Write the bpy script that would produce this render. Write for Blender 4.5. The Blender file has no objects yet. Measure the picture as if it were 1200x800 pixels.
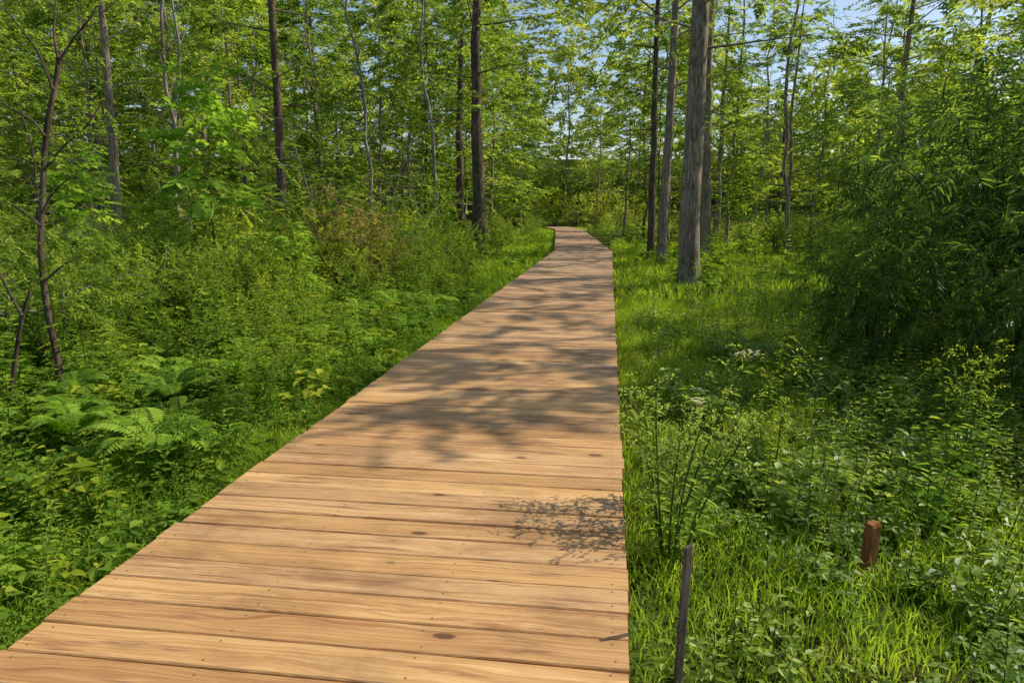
import bpy, math, random
import numpy as np
rng = np.random.default_rng(11)
random.seed(5)
PI = math.pi
scene = bpy.context.scene
COL = scene.collection

# ------------------------------------------------------------------ geometry helpers
def nrm(a):
    return a / np.maximum(np.linalg.norm(a, axis=-1, keepdims=True), 1e-9)

def frame(D, N):
    D = nrm(D); Y = nrm(np.cross(N, D)); Z = np.cross(D, Y)
    return D, Y, Z

class Geo:
    def __init__(s): s.V = []; s.Q = []; s.T = []; s.M = []; s.n = 0
    def add(s, V, Q, T, M):
        s.V.append(V); s.Q.append(Q + s.n); s.T.append(T); s.M.append(M); s.n += len(V)
        return s
    def data(s):
        if not s.V: return (np.zeros((0, 3)), np.zeros((0, 4), int), np.zeros(0), np.zeros(0, int))
        return np.concatenate(s.V), np.concatenate(s.Q), np.concatenate(s.T), np.concatenate(s.M)

def leaves(P, D, N, L, W, T, m=0, fold=.18, droop=.18):
    k = len(P)
    L = np.broadcast_to(L, (k,)).reshape(k, 1); W = np.broadcast_to(W, (k,)).reshape(k, 1)
    D, S, Z = frame(D, N)
    up = np.array([0, 0, 1.0])
    out = np.zeros((k, 6, 3))
    for j, (u, w, sd) in enumerate([(0, 0, 0), (.33, .5, 1), (.68, .38, 1), (1, 0, 0), (.68, .38, -1), (.33, .5, -1)]):
        out[:, j] = P + D * L * u + S * W * w * sd + Z * W * fold * w - up * droop * L * u * u
    base = (np.arange(k) * 6)[:, None]
    Q = np.stack([base + np.array([[0, 5, 4, 3]]), base + np.array([[0, 3, 2, 1]])], 1).reshape(-1, 4)
    return out.reshape(-1, 3), Q, np.repeat(np.broadcast_to(T, (k,)), 2), np.full(2 * k, m)

def tube(pts, rad, sides=6, t=.5, m=1):
    pts = np.asarray(pts, float); rad = np.asarray(rad, float); n = len(pts)
    tang = nrm(np.gradient(pts, axis=0))
    ref = np.array([1.0, 0.13, 0.02]) if abs(tang[0][2]) > .7 else np.array([0, 0, 1.0])
    A = nrm(np.cross(tang, ref)); B = np.cross(tang, A)
    ang = np.arange(sides) * 2 * PI / sides
    V = pts[:, None] + rad[:, None, None] * (np.cos(ang)[None, :, None] * A[:, None] + np.sin(ang)[None, :, None] * B[:, None])
    i = np.arange(n - 1)[:, None] * sides; j = np.arange(sides)[None]; j2 = (j + 1) % sides
    Q = np.stack([i + j, i + j2, i + sides + j2, i + sides + j], -1).reshape(-1, 4)
    return V.reshape(-1, 3), Q, np.full(len(Q), t), np.full(len(Q), m)

def replicate(data, R, P, S, dT):
    V, Q, T, M = data; k = len(P); n = len(V)
    VV = np.einsum('kij,nj->kni', R, V) * np.asarray(S).reshape(k, 1, 1) + P[:, None]
    QQ = Q[None] + (np.arange(k) * n)[:, None, None]
    TT = T[None] + np.asarray(dT).reshape(k, 1)
    return VV.reshape(-1, 3), QQ.reshape(-1, 4), TT.reshape(-1), np.tile(M, k)

def rotz(a, tilt=None):
    k = len(a); c, s = np.cos(a), np.sin(a); R = np.zeros((k, 3, 3))
    R[:, 0, 0] = c; R[:, 0, 1] = -s; R[:, 1, 0] = s; R[:, 1, 1] = c; R[:, 2, 2] = 1
    if tilt is not None:
        b = rng.uniform(0, 2 * PI, k); T = np.zeros((k, 3, 3))
        ax = np.stack([np.cos(b), np.sin(b), 0 * b], 1); ct = np.cos(tilt); st = np.sin(tilt)
        for i in range(3):
            for j in range(3):
                T[:, i, j] = ax[:, i] * ax[:, j] * (1 - ct) + (i == j) * ct
        T[:, 0, 2] += ax[:, 1] * st; T[:, 2, 0] -= ax[:, 1] * st
        T[:, 1, 2] -= ax[:, 0] * st; T[:, 2, 1] += ax[:, 0] * st
        R = T @ R
    return R

def mesh_of(name, data, mats, smooth=False):
    V, Q, T, M = data
    me = bpy.data.meshes.new(name)
    me.vertices.add(len(V)); me.vertices.foreach_set('co', V.astype(np.float32).ravel())
    me.loops.add(len(Q) * 4); me.loops.foreach_set('vertex_index', Q.astype(np.int32).ravel())
    me.polygons.add(len(Q)); me.polygons.foreach_set('loop_start', (np.arange(len(Q)) * 4).astype(np.int32))
    for m in mats: me.materials.append(m)
    me.polygons.foreach_set('material_index', M.astype(np.int32))
    me.polygons.foreach_set('use_smooth', np.full(len(Q), smooth))
    at = me.attributes.new('tint', 'FLOAT', 'FACE'); at.data.foreach_set('value', T.astype(np.float32))
    me.update(calc_edges=True)
    return me

def link(name, me, parent=None):
    o = bpy.data.objects.new(name, me); COL.objects.link(o)
    if parent: o.parent = parent
    return o
def tag(o, label=None, cat=None, group=None, kind=None):
    if label: o['label'] = label
    if cat: o['category'] = cat
    if group: o['group'] = group
    if kind: o['kind'] = kind
    return o
def empty(name, loc, rz=0, s=1.0):
    o = bpy.data.objects.new(name, None); COL.objects.link(o)
    o.location = loc; o.rotation_euler = (0, 0, rz); o.scale = (s, s, s); o.empty_display_size = .2
    return o

# ------------------------------------------------------------------ materials
def newmat(name):
    m = bpy.data.materials.new(name); m.use_nodes = True
    nt = m.node_tree; nt.nodes.clear()
    out = nt.nodes.new('ShaderNodeOutputMaterial')
    return m, nt, out
def N(nt, t, **kw):
    n = nt.nodes.new(t)
    for k, v in kw.items(): setattr(n, k, v)
    return n
def ramp(nt, stops):
    r = nt.nodes.new('ShaderNodeValToRGB'); e = r.color_ramp.elements
    while len(e) < len(stops): e.new(.5)
    for el, (p, c) in zip(e, stops):
        el.position = p; el.color = (*c, 1)
    return r

def leaf_mat(name, dark, mid, light, trans=.45, tboost=1.9, gloss=False):
    m, nt, out = newmat(name); L = nt.links.new
    at = N(nt, 'ShaderNodeAttribute', attribute_name='tint')
    oi = N(nt, 'ShaderNodeObjectInfo')
    ad = N(nt, 'ShaderNodeMath', operation='MULTIPLY_ADD'); ad.inputs[1].default_value = .44
    L(oi.outputs['Random'], ad.inputs[0])
    sb = N(nt, 'ShaderNodeMath', operation='SUBTRACT'); sb.inputs[1].default_value = .22
    L(at.outputs['Fac'], sb.inputs[0]); L(sb.outputs[0], ad.inputs[2])
    r = ramp(nt, [(.05, dark), (.5, mid), (.95, light)]); L(ad.outputs[0], r.inputs[0])
    if gloss:
        p = N(nt, 'ShaderNodeBsdfPrincipled'); p.inputs['Roughness'].default_value = .45
        p.inputs['Specular IOR Level'].default_value = .35; L(r.outputs[0], p.inputs['Base Color'])
    else:
        p = N(nt, 'ShaderNodeBsdfDiffuse'); L(r.outputs[0], p.inputs['Color'])
    tr = N(nt, 'ShaderNodeBsdfTranslucent')
    mx = N(nt, 'ShaderNodeMix', data_type='RGBA', blend_type='MULTIPLY'); mx.inputs[0].default_value = 1
    mx.inputs[7].default_value = (tboost * 1.2, tboost * 1.15, tboost * .65, 1)
    L(r.outputs[0], mx.inputs[6]); L(mx.outputs[2], tr.inputs['Color'])
    ms = N(nt, 'ShaderNodeMixShader'); ms.inputs[0].default_value = trans
    L(p.outputs[0], ms.inputs[1]); L(tr.outputs[0], ms.inputs[2]); L(ms.outputs[0], out.inputs[0])
    return m

def bark_mat(name, c1, c2, c3, sc=9):
    m, nt, out = newmat(name); L = nt.links.new
    tc = N(nt, 'ShaderNodeTexCoord'); mp = N(nt, 'ShaderNodeMapping'); mp.inputs['Scale'].default_value = (sc, sc, sc * .16)
    L(tc.outputs['Object'], mp.inputs[0])
    n1 = N(nt, 'ShaderNodeTexNoise'); n1.inputs['Scale'].default_value = 3; n1.inputs['Detail'].default_value = 8; n1.inputs['Roughness'].default_value = .75
    L(mp.outputs[0], n1.inputs[0])
    n2 = N(nt, 'ShaderNodeTexNoise'); n2.inputs['Scale'].default_value = 2.2; n2.inputs['Detail'].default_value = 4
    L(tc.outputs['Object'], n2.inputs[0])
    r = ramp(nt, [(.38, c1), (.5, c2), (.62, c3)]); L(n1.outputs[0], r.inputs[0])
    mx = N(nt, 'ShaderNodeMix', data_type='RGBA', blend_type='MULTIPLY'); mx.inputs[0].default_value = .8
    r2 = ramp(nt, [(.35, (.6, .62, .55)), (.65, (1.15, 1.1, 1.05))]); L(n2.outputs[0], r2.inputs[0])
    L(r.outputs[0], mx.inputs[6]); L(r2.outputs[0], mx.inputs[7])
    p = N(nt, 'ShaderNodeBsdfDiffuse')
    L(mx.outputs[2], p.inputs['Color'])
    b = N(nt, 'ShaderNodeBump'); b.inputs['Strength'].default_value = 1; b.inputs['Distance'].default_value = .05
    L(n1.outputs[0], b.inputs['Height']); L(b.outputs[0], p.inputs['Normal'])
    L(p.outputs[0], out.inputs[0])
    return m

M_canopy = leaf_mat('canopy leaf', (.045, .092, .017), (.145, .22, .033), (.36, .41, .07), .5, 1.7)
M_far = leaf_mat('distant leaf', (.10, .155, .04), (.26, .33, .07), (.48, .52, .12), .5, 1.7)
M_under = leaf_mat('understorey leaf', (.05, .112, .017), (.16, .25, .033), (.39, .45, .07), .5, 1.65)
M_willow = leaf_mat('narrow leaf', (.035, .08, .016), (.12, .205, .034), (.30, .39, .06), .48, 1.9, True)
M_weed = leaf_mat('weed leaf', (.05, .115, .016), (.17, .28, .03), (.42, .47, .06), .42, 1.6)
M_weedR = leaf_mat('shade weed leaf', (.05, .11, .016), (.155, .255, .03), (.36, .44, .06), .42, 1.8, True)
M_grass = leaf_mat('grass blade', (.12, .21, .02), (.27, .41, .036), (.47, .55, .06), .42, 1.5)
M_fern = leaf_mat('fern leaf', (.09, .18, .025), (.20, .33, .04), (.34, .47, .06), .45, 1.7)
M_pale = leaf_mat('pale stem leaf', (.16, .25, .05), (.30, .42, .08), (.50, .56, .14), .42, 1.5)
M_dry = leaf_mat('reddish dry leaf', (.13, .095, .04), (.27, .20, .08), (.38, .36, .10), .4, 1.4)
M_flower = leaf_mat('pale flower', (.45, .45, .28), (.68, .66, .45), (.8, .78, .6), .3, 1.1)
M_yel = leaf_mat('yellow green leaf', (.14, .22, .02), (.30, .37, .033), (.50, .50, .055), .45, 1.4)
M_bark = bark_mat('grey brown bark', (.14, .10, .075), (.34, .27, .205), (.54, .46, .36))
M_barkd = bark_mat('dark bark', (.05, .038, .028), (.14, .108, .082), (.28, .225, .17))
M_barkp = bark_mat('pale bark', (.16, .14, .12), (.34, .31, .27), (.5, .47, .42), 6)
M_barkr = bark_mat('reddish bark', (.06, .042, .032), (.17, .122, .09), (.30, .225, .165))
M_stem = bark_mat('green stem', (.09, .14, .03), (.16, .22, .04), (.24, .28, .07), 5)
M_twig = bark_mat('brown twig', (.08, .055, .04), (.17, .125, .09), (.28, .22, .17), 5)
M_snag = bark_mat('bleached twig', (.20, .17, .14), (.36, .32, .27), (.5, .46, .4), 5)

def wood_mat():
    m, nt, out = newmat('timber boards'); L = nt.links.new
    tc = N(nt, 'ShaderNodeTexCoord'); at = N(nt, 'ShaderNodeAttribute', attribute_name='tint')
    w = N(nt, 'ShaderNodeMath', operation='MULTIPLY'); w.inputs[1].default_value = 37.0; L(at.outputs['Fac'], w.inputs[0])
    mpk = N(nt, 'ShaderNodeMapping'); mpk.inputs['Scale'].default_value = (3.4, 7.5, 1); L(tc.outputs['Object'], mpk.inputs[0])
    vk = N(nt, 'ShaderNodeTexVoronoi', voronoi_dimensions='4D'); vk.inputs['Scale'].default_value = 1.0
    L(mpk.outputs[0], vk.inputs['Vector']); L(w.outputs[0], vk.inputs['W'])
    kd = ramp(nt, [(.0, (1, 1, 1)), (.12, (.9, .9, .9)), (.16, (.2, .2, .2)), (.40, (0, 0, 0))]); L(vk.outputs['Distance'], kd.inputs[0])
    sep = N(nt, 'ShaderNodeSeparateXYZ'); L(tc.outputs['Object'], sep.inputs[0])
    lowm = N(nt, 'ShaderNodeMapping'); lowm.inputs['Scale'].default_value = (1.3, 7, 1); L(tc.outputs['Object'], lowm.inputs[0])
    low = N(nt, 'ShaderNodeTexNoise', noise_dimensions='4D'); low.inputs['Scale'].default_value = 1; low.inputs['Detail'].default_value = 2
    L(lowm.outputs[0], low.inputs['Vector']); L(w.outputs[0], low.inputs['W'])
    y2 = N(nt, 'ShaderNodeMath', operation='MULTIPLY_ADD'); y2.inputs[1].default_value = .14; L(low.outputs[0], y2.inputs[0]); L(sep.outputs[1], y2.inputs[2])
    y3 = N(nt, 'ShaderNodeMath', operation='MULTIPLY_ADD'); y3.inputs[1].default_value = .03; L(kd.outputs[0], y3.inputs[0]); L(y2.outputs[0], y3.inputs[2])
    cb = N(nt, 'ShaderNodeCombineXYZ'); L(sep.outputs[0], cb.inputs[0]); L(y3.outputs[0], cb.inputs[1]); L(sep.outputs[2], cb.inputs[2])
    g1m = N(nt, 'ShaderNodeMapping'); g1m.inputs['Scale'].default_value = (.8, 88, 3); L(cb.outputs[0], g1m.inputs[0])
    g1 = N(nt, 'ShaderNodeTexNoise', noise_dimensions='4D'); g1.inputs['Scale'].default_value = 1; g1.inputs['Detail'].default_value = 5; g1.inputs['Roughness'].default_value = .65
    L(g1m.outputs[0], g1.inputs['Vector']); L(w.outputs[0], g1.inputs['W'])
    g2m = N(nt, 'ShaderNodeMapping'); g2m.inputs['Scale'].default_value = (4, 420, 10); L(cb.outputs[0], g2m.inputs[0])
    g2 = N(nt, 'ShaderNodeTexNoise'); g2.inputs['Scale'].default_value = 1; g2.inputs['Detail'].default_value = 3; L(g2m.outputs[0], g2.inputs[0])
    r1 = ramp(nt, [(.30, (.40, .195, .07)), (.43, (.575, .33, .13)), (.55, (.69, .435, .185)), (.72, (.78, .535, .255))]); L(g1.outputs[0], r1.inputs[0])
    r2 = ramp(nt, [(.3, (.80, .76, .72)), (.6, (1.05, 1.05, 1.05))]); L(g2.outputs[0], r2.inputs[0])
    def mul(a, b, f=1.0):
        x = N(nt, 'ShaderNodeMix', data_type='RGBA', blend_type='MULTIPLY'); x.inputs[0].default_value = f
        L(a, x.inputs[6]); L(b, x.inputs[7]); return x.outputs[2]
    c = mul(r1.outputs[0], r2.outputs[0])
    rb = ramp(nt, [(0, (.60, .55, .52)), (.13, (1.06, .97, .84)), (.26, (.76, .75, .80)), (.40, (1.16, 1.12, 1.06)), (.54, (.80, .70, .62)), (.68, (1.14, 1.12, 1.20)), (.8, (.88, .84, .82)), (.9, (1.08, 1.0, .94)), (1, (.66, .60, .58))]); L(at.outputs['Fac'], rb.inputs[0])
    c = mul(c, rb.outputs[0])
    st = N(nt, 'ShaderNodeTexNoise'); st.inputs['Scale'].default_value = 1.3; st.inputs['Detail'].default_value = 7; st.inputs['Roughness'].default_value = .7
    sm = N(nt, 'ShaderNodeMapping'); sm.inputs['Scale'].default_value = (.8, 1.6, 1); L(tc.outputs['Object'], sm.inputs[0]); L(sm.outputs[0], st.inputs[0])
    rs = ramp(nt, [(.37, (.58, .54, .53)), (.5, (.90, .88, .87)), (.6, (1, 1, 1))]); L(st.outputs[0], rs.inputs[0])
    c = mul(c, rs.outputs[0], .95)
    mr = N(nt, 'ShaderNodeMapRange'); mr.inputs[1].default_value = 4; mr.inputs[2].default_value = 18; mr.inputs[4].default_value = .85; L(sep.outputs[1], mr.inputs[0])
    xg = N(nt, 'ShaderNodeMix', data_type='RGBA', blend_type='MULTIPLY'); L(mr.outputs[0], xg.inputs[0]); L(c, xg.inputs[6]); xg.inputs[7].default_value = (.86, .96, 1.45, 1); c = xg.outputs[2]  # cool grey tint growing along the walk: grazing sky sheen painted into the colour
    s2m = N(nt, 'ShaderNodeMapping'); s2m.inputs['Scale'].default_value = (1.3, 16, 1); L(tc.outputs['Object'], s2m.inputs[0])
    s2 = N(nt, 'ShaderNodeTexNoise', noise_dimensions='4D'); s2.inputs['Scale'].default_value = 1.3; s2.inputs['Detail'].default_value = 7; s2.inputs['Roughness'].default_value = .68
    L(s2m.outputs[0], s2.inputs['Vector']); L(w.outputs[0], s2.inputs['W'])
    rs2 = ramp(nt, [(.56, (0, 0, 0)), (.64, (.8, .8, .8))]); L(s2.outputs[0], rs2.inputs[0])
    x = N(nt, 'ShaderNodeMix', data_type='RGBA'); L(rs2.outputs[0], x.inputs[0]); L(c, x.inputs[6]); x.inputs[7].default_value = (.26, .105, .055, 1)
    x2 = N(nt, 'ShaderNodeMix', data_type='RGBA'); L(kd.outputs[0], x2.inputs[0]); L(x.outputs[2], x2.inputs[6]); x2.inputs[7].default_value = (.12, .05, .022, 1)
    p = N(nt, 'ShaderNodeBsdfPrincipled'); p.inputs['Roughness'].default_value = .55; p.inputs['Specular IOR Level'].default_value = .4
    L(x2.outputs[2], p.inputs['Base Color'])
    b = N(nt, 'ShaderNodeBump'); b.inputs['Strength'].default_value = .4; b.inputs['Distance'].default_value = .004
    L(g2.outputs[0], b.inputs['Height']); L(b.outputs[0], p.inputs['Normal'])
    L(p.outputs[0], out.inputs[0])
    return m
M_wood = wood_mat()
M_beam = bark_mat('beam timber', (.30, .21, .13), (.44, .33, .22), (.55, .43, .30), 4)
def plain(name, c, rough=.6, metal=0):
    m, nt, out = newmat(name)
    n = N(nt, 'ShaderNodeTexNoise'); n.inputs['Scale'].default_value = 30; n.inputs['Detail'].default_value = 5
    r = ramp(nt, [(.3, tuple(x * .6 for x in c)), (.7, tuple(x * 1.2 for x in c))]); nt.links.new(n.outputs[0], r.inputs[0])
    p = N(nt, 'ShaderNodeBsdfPrincipled'); p.inputs['Roughness'].default_value = rough; p.inputs['Metallic'].default_value = metal
    nt.links.new(r.outputs[0], p.inputs['Base Color']); nt.links.new(p.outputs[0], out.inputs[0]); return m
M_screw = plain('screw', (.16, .10, .06), .5)
M_stake = bark_mat('weathered stake', (.18, .14, .11), (.34, .28, .225), (.48, .41, .34), 12)
M_redstake = bark_mat('reddish stake', (.36, .14, .05), (.62, .26, .095), (.68, .36, .17), 8)

def ground_mat():
    m, nt, out = newmat('forest floor'); L = nt.links.new
    tc = N(nt, 'ShaderNodeTexCoord')
    n1 = N(nt, 'ShaderNodeTexNoise'); n1.inputs['Scale'].default_value = .8; n1.inputs['Detail'].default_value = 8; L(tc.outputs['Object'], n1.inputs[0])
    n2 = N(nt, 'ShaderNodeTexNoise'); n2.inputs['Scale'].default_value = 22; n2.inputs['Detail'].default_value = 6; L(tc.outputs['Object'], n2.inputs[0])
    r1 = ramp(nt, [(.38, (.06, .048, .025)), (.52, (.06, .09, .018)), (.68, (.09, .15, .02))]); L(n1.outputs[0], r1.inputs[0])
    r2 = ramp(nt, [(.3, (.45, .45, .45)), (.7, (1.4, 1.35, 1.2))]); L(n2.outputs[0], r2.inputs[0])
    x = N(nt, 'ShaderNodeMix', data_type='RGBA', blend_type='MULTIPLY'); x.inputs[0].default_value = 1
    L(r1.outputs[0], x.inputs[6]); L(r2.outputs[0], x.inputs[7])
    p = N(nt, 'ShaderNodeBsdfDiffuse')
    L(x.outputs[2], p.inputs['Color'])
    b = N(nt, 'ShaderNodeBump'); b.inputs['Strength'].default_value = 1; b.inputs['Distance'].default_value = .04
    L(n2.outputs[0], b.inputs['Height']); L(b.outputs[0], p.inputs['Normal']); L(p.outputs[0], out.inputs[0])
    return m

# ------------------------------------------------------------------ ground
PH = rng.uniform(0, 6.28, 12)
def sn(x, y, f=1.0):
    x = np.asarray(x, float) * f; y = np.asarray(y, float) * f
    return (np.sin(x * 1.3 + y * .7 + PH[0]) + np.sin(x * -.6 + y * 1.7 + PH[1]) + .7 * np.sin(x * 2.9 + y * 2.1 + PH[2])
            + .5 * np.sin(x * 4.7 - y * 3.9 + PH[3]) + .5 * np.sin(x * -3.1 + y * 5.3 + PH[4])) / 3.7
def cx(y):
    y = np.asarray(y, float)
    return np.where(y < 23, -.83, np.where(y < 50, -.83 - (y - 23) * .075, -2.86 - (y - 50) * .20))
def dd(x, y):
    return np.abs(np.asarray(x) - cx(y)) - .925
def gz(x, y):
    x = np.asarray(x, float); y = np.asarray(y, float)
    d = np.clip(dd(x, y), 0, 6)
    g = -.24 - .16 * np.clip(d / 2.5, 0, 1) * (x < cx(y)) + .10 * np.clip(d / 3, 0, 1) * sn(x, y, .5) + .035 * np.clip(d / .6, 0, 1) * sn(x, y, 2.2)
    far = np.clip((np.hypot(x, y) - 58) / 50, 0, 1)
    return g + far ** 1.2 * 9
u = np.linspace(-1, 1, 300); gx = 14 * u + 240 * u ** 5
gy = 14 * u + 240 * u ** 5 + 8
X, Y = np.meshgrid(gx, gy, indexing='ij')
V = np.stack([X.ravel(), Y.ravel(), gz(X, Y).ravel()], 1)
i, j = np.meshgrid(np.arange(299), np.arange(299), indexing='ij'); b = (i * 300 + j).ravel()
Q = np.stack([b, b + 300, b + 301, b + 1], 1)
tag(link('ground', mesh_of('ground', (V, Q, np.full(len(Q), .5), np.zeros(len(Q), int)), [ground_mat()], True)), 'uneven dark forest floor under the plants on both sides of the boardwalk', 'ground', kind='structure')

# ------------------------------------------------------------------ boardwalk
bw = empty('boardwalk', (0, 0, 0))
tag(bw, 'long narrow boardwalk of tan timber planks running into the woods', 'boardwalk', kind='structure')
def box(c, ax, ay, az, hx, hy, hz, t=.5, m=0):
    c = np.array(c, float); out = []
    for sx, sy, sz in [(-1, -1, -1), (1, -1, -1), (1, 1, -1), (-1, 1, -1), (-1, -1, 1), (1, -1, 1), (1, 1, 1), (-1, 1, 1)]:
        out.append(c + ax * hx * sx + ay * hy * sy + az * hz * sz)
    Q = np.array([[0, 3, 2, 1], [4, 5, 6, 7], [0, 1, 5, 4], [1, 2, 6, 5], [2, 3, 7, 6], [3, 0, 4, 7]])
    return np.array(out), Q, np.full(6, t), np.full(6, m)
boards = Geo(); beamL = Geo(); beamR = Geo(); joists = Geo(); posts = []
UP = np.array([0, 0, 1.0])
segs = [((-.83, -3.0), (-.83, 23.0), 0), ((-.83, 22.9), (-2.86, 50.0), -.006), ((-2.84, 49.8), (-4.35, 57.3), -.012)]
pw = .1455
for a, b_, dz in segs:
    a = np.array([*a, dz]); b_ = np.array([*b_, dz]); L = np.linalg.norm(b_ - a); d = (b_ - a) / L
    s = np.array([d[1], -d[0], 0])
    n = int(L / pw)
    for k in range(n):
        c = a + d * (k + .5) * pw + UP * rng.normal(0, .0014)
        seam = (k % 33) == 30
        w = pw / 2 - rng.uniform(.0015, .0038) - (.008 if seam else 0); t = rng.uniform(0, 1)
        yaw = rng.normal(0, .0014); s2 = s * math.cos(yaw) + d * math.sin(yaw); tilt = rng.normal(0, .009)
        prof = [(-w, -.036), (-w, -.004), (-w + .004, 0), (w - .004, 0), (w, -.004), (w, -.036)]
        hl = .922 + rng.normal(0, .005); hr = .922 + rng.normal(0, .004)
        xs = np.linspace(-hl, hr, 4); bow = rng.normal(0, .002)
        rings = []
        for x in xs:
            z0 = bow * (1 - (x / .92) ** 2)
            rings.append([c + s2 * x + d * p + UP * (q + z0 + tilt * p) for p, q in prof])
        Vv = np.array(rings).reshape(-1, 3); Qs = []
        for r in range(3):
            for e in range(6):
                e2 = (e + 1) % 6; Qs.append([r * 6 + e, r * 6 + e2, r * 6 + 6 + e2, r * 6 + 6 + e])
        Qs += [[0, 5, 4, 1], [1, 4, 3, 2], [18, 19, 22, 23], [19, 20, 21, 22]]
        boards.add(Vv, np.array(Qs), np.full(len(Qs), t), np.zeros(len(Qs), int))
        if np.hypot(*(c[:2])) < 10:
            for x in (-.87, -.3, .3, .87):
                for q in (-.04, .042):
                    cc = c + s * (x + rng.normal(0, .004)) + d * (q + rng.normal(0, .004)) + UP * (.0012 + bow * (1 - (x / .92) ** 2) + tilt * q)
                    an = np.arange(6) * PI / 3
                    vv = cc + .0034 * (np.cos(an)[:, None] * s + np.sin(an)[:, None] * d)
                    boards.add(vv, np.array([[0, 5, 4, 1], [1, 4, 3, 2]]), np.full(2, .5), np.full(2, 1))
    beamL.add(*box(a + d * L / 2 - s * .885 - UP * .13, s, d, UP, .02, L / 2, .09))
    beamR.add(*box(a + d * L / 2 + s * .885 - UP * .13, s, d, UP, .02, L / 2, .09))
    for x in (-.3, .3): joists.add(*box(a + d * L / 2 + s * x - UP * .13, s, d, UP, .02, L / 2 - .1, .088))
    k = .6
    while k < L and dz == 0:
        for x in (-.82, .82): posts.append(a + d * k + s * x)
        k += 2.44
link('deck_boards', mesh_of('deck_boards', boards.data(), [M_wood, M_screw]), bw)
link('side_beam', mesh_of('side_beam', beamL.data(), [M_beam]), bw)
link('side_beam', mesh_of('side_beam', beamR.data(), [M_beam]), bw)
link('joists', mesh_of('joists', joists.data(), [M_beam]), bw)
pm = mesh_of('post', box((0, 0, -.36), np.array([1., 0, 0]), np.array([0, 1., 0]), UP, .042, .042, .30), [M_beam])
for p in posts:
    o = link('post', pm, bw); o.location = (p[0], p[1], 0)

# ------------------------------------------------------------------ spray templates (along +X, normal +Z)
def spray(nl, twig, L, W, ang=50, droop=.15, spread=.12, twigr=.003, curl=.18, term=True):
    g = Geo(); xs = (np.arange(nl) + .7) / nl * twig
    side = np.where(np.arange(nl) % 2 == 0, 1, -1.0)
    P = np.stack([xs, 0 * xs, -droop * xs ** 2 / twig], 1)
    a = np.radians(ang) * side * rng.uniform(.75, 1.25, nl)
    D = np.stack([np.cos(a), np.sin(a), rng.normal(-.1, .2, nl)], 1)
    Nn = np.stack([rng.normal(0, .28, nl), rng.normal(0, .28, nl), np.ones(nl)], 1)
    sz = rng.uniform(.7, 1.15, nl)
    if term: D[-1] = (1, 0, -.2)
    g.add(*leaves(P, D, Nn, L * sz, W * sz, rng.normal(0, spread, nl), 0, .25, curl))
    tx = np.linspace(0, twig, 3); g.add(*tube(np.stack([tx, 0 * tx, -droop * tx ** 2 / twig], 1), [twigr, twigr * .7, twigr * .3], 3, 0, 1))
    return g.data()

def place_sprays(sp_list, P, D, Nn, S, T):
    g = Geo(); n = len(P); pick = rng.integers(0, len(sp_list), n)
    for q, sp in enumerate(sp_list):
        i = np.where(pick == q)[0]
        if len(i) == 0: continue
        a, b, c = frame(D[i], Nn[i]); R = np.stack([a, b, c], -1)
        g.add(*replicate(sp, R, P[i], S[i], T[i]))
    return g

SP_maple = [spray(12, .42, .10, .065) for _ in range(4)]
SP_beech = [spray(15, .5, .09, .05, 45) for _ in range(4)]
SP_small = [spray(16, .38, .06, .035, 50) for _ in range(4)]
SP_willow = [spray(12, .34, .115, .025, 55, .25, .16, .0025, .45) for _ in range(6)]
SP_big = [spray(7, .40, .20, .15, 60, .15) for _ in range(3)]
SP_bt = [spray(13, .6, .13, .085, 50, .15, .15) for _ in range(4)]

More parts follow.
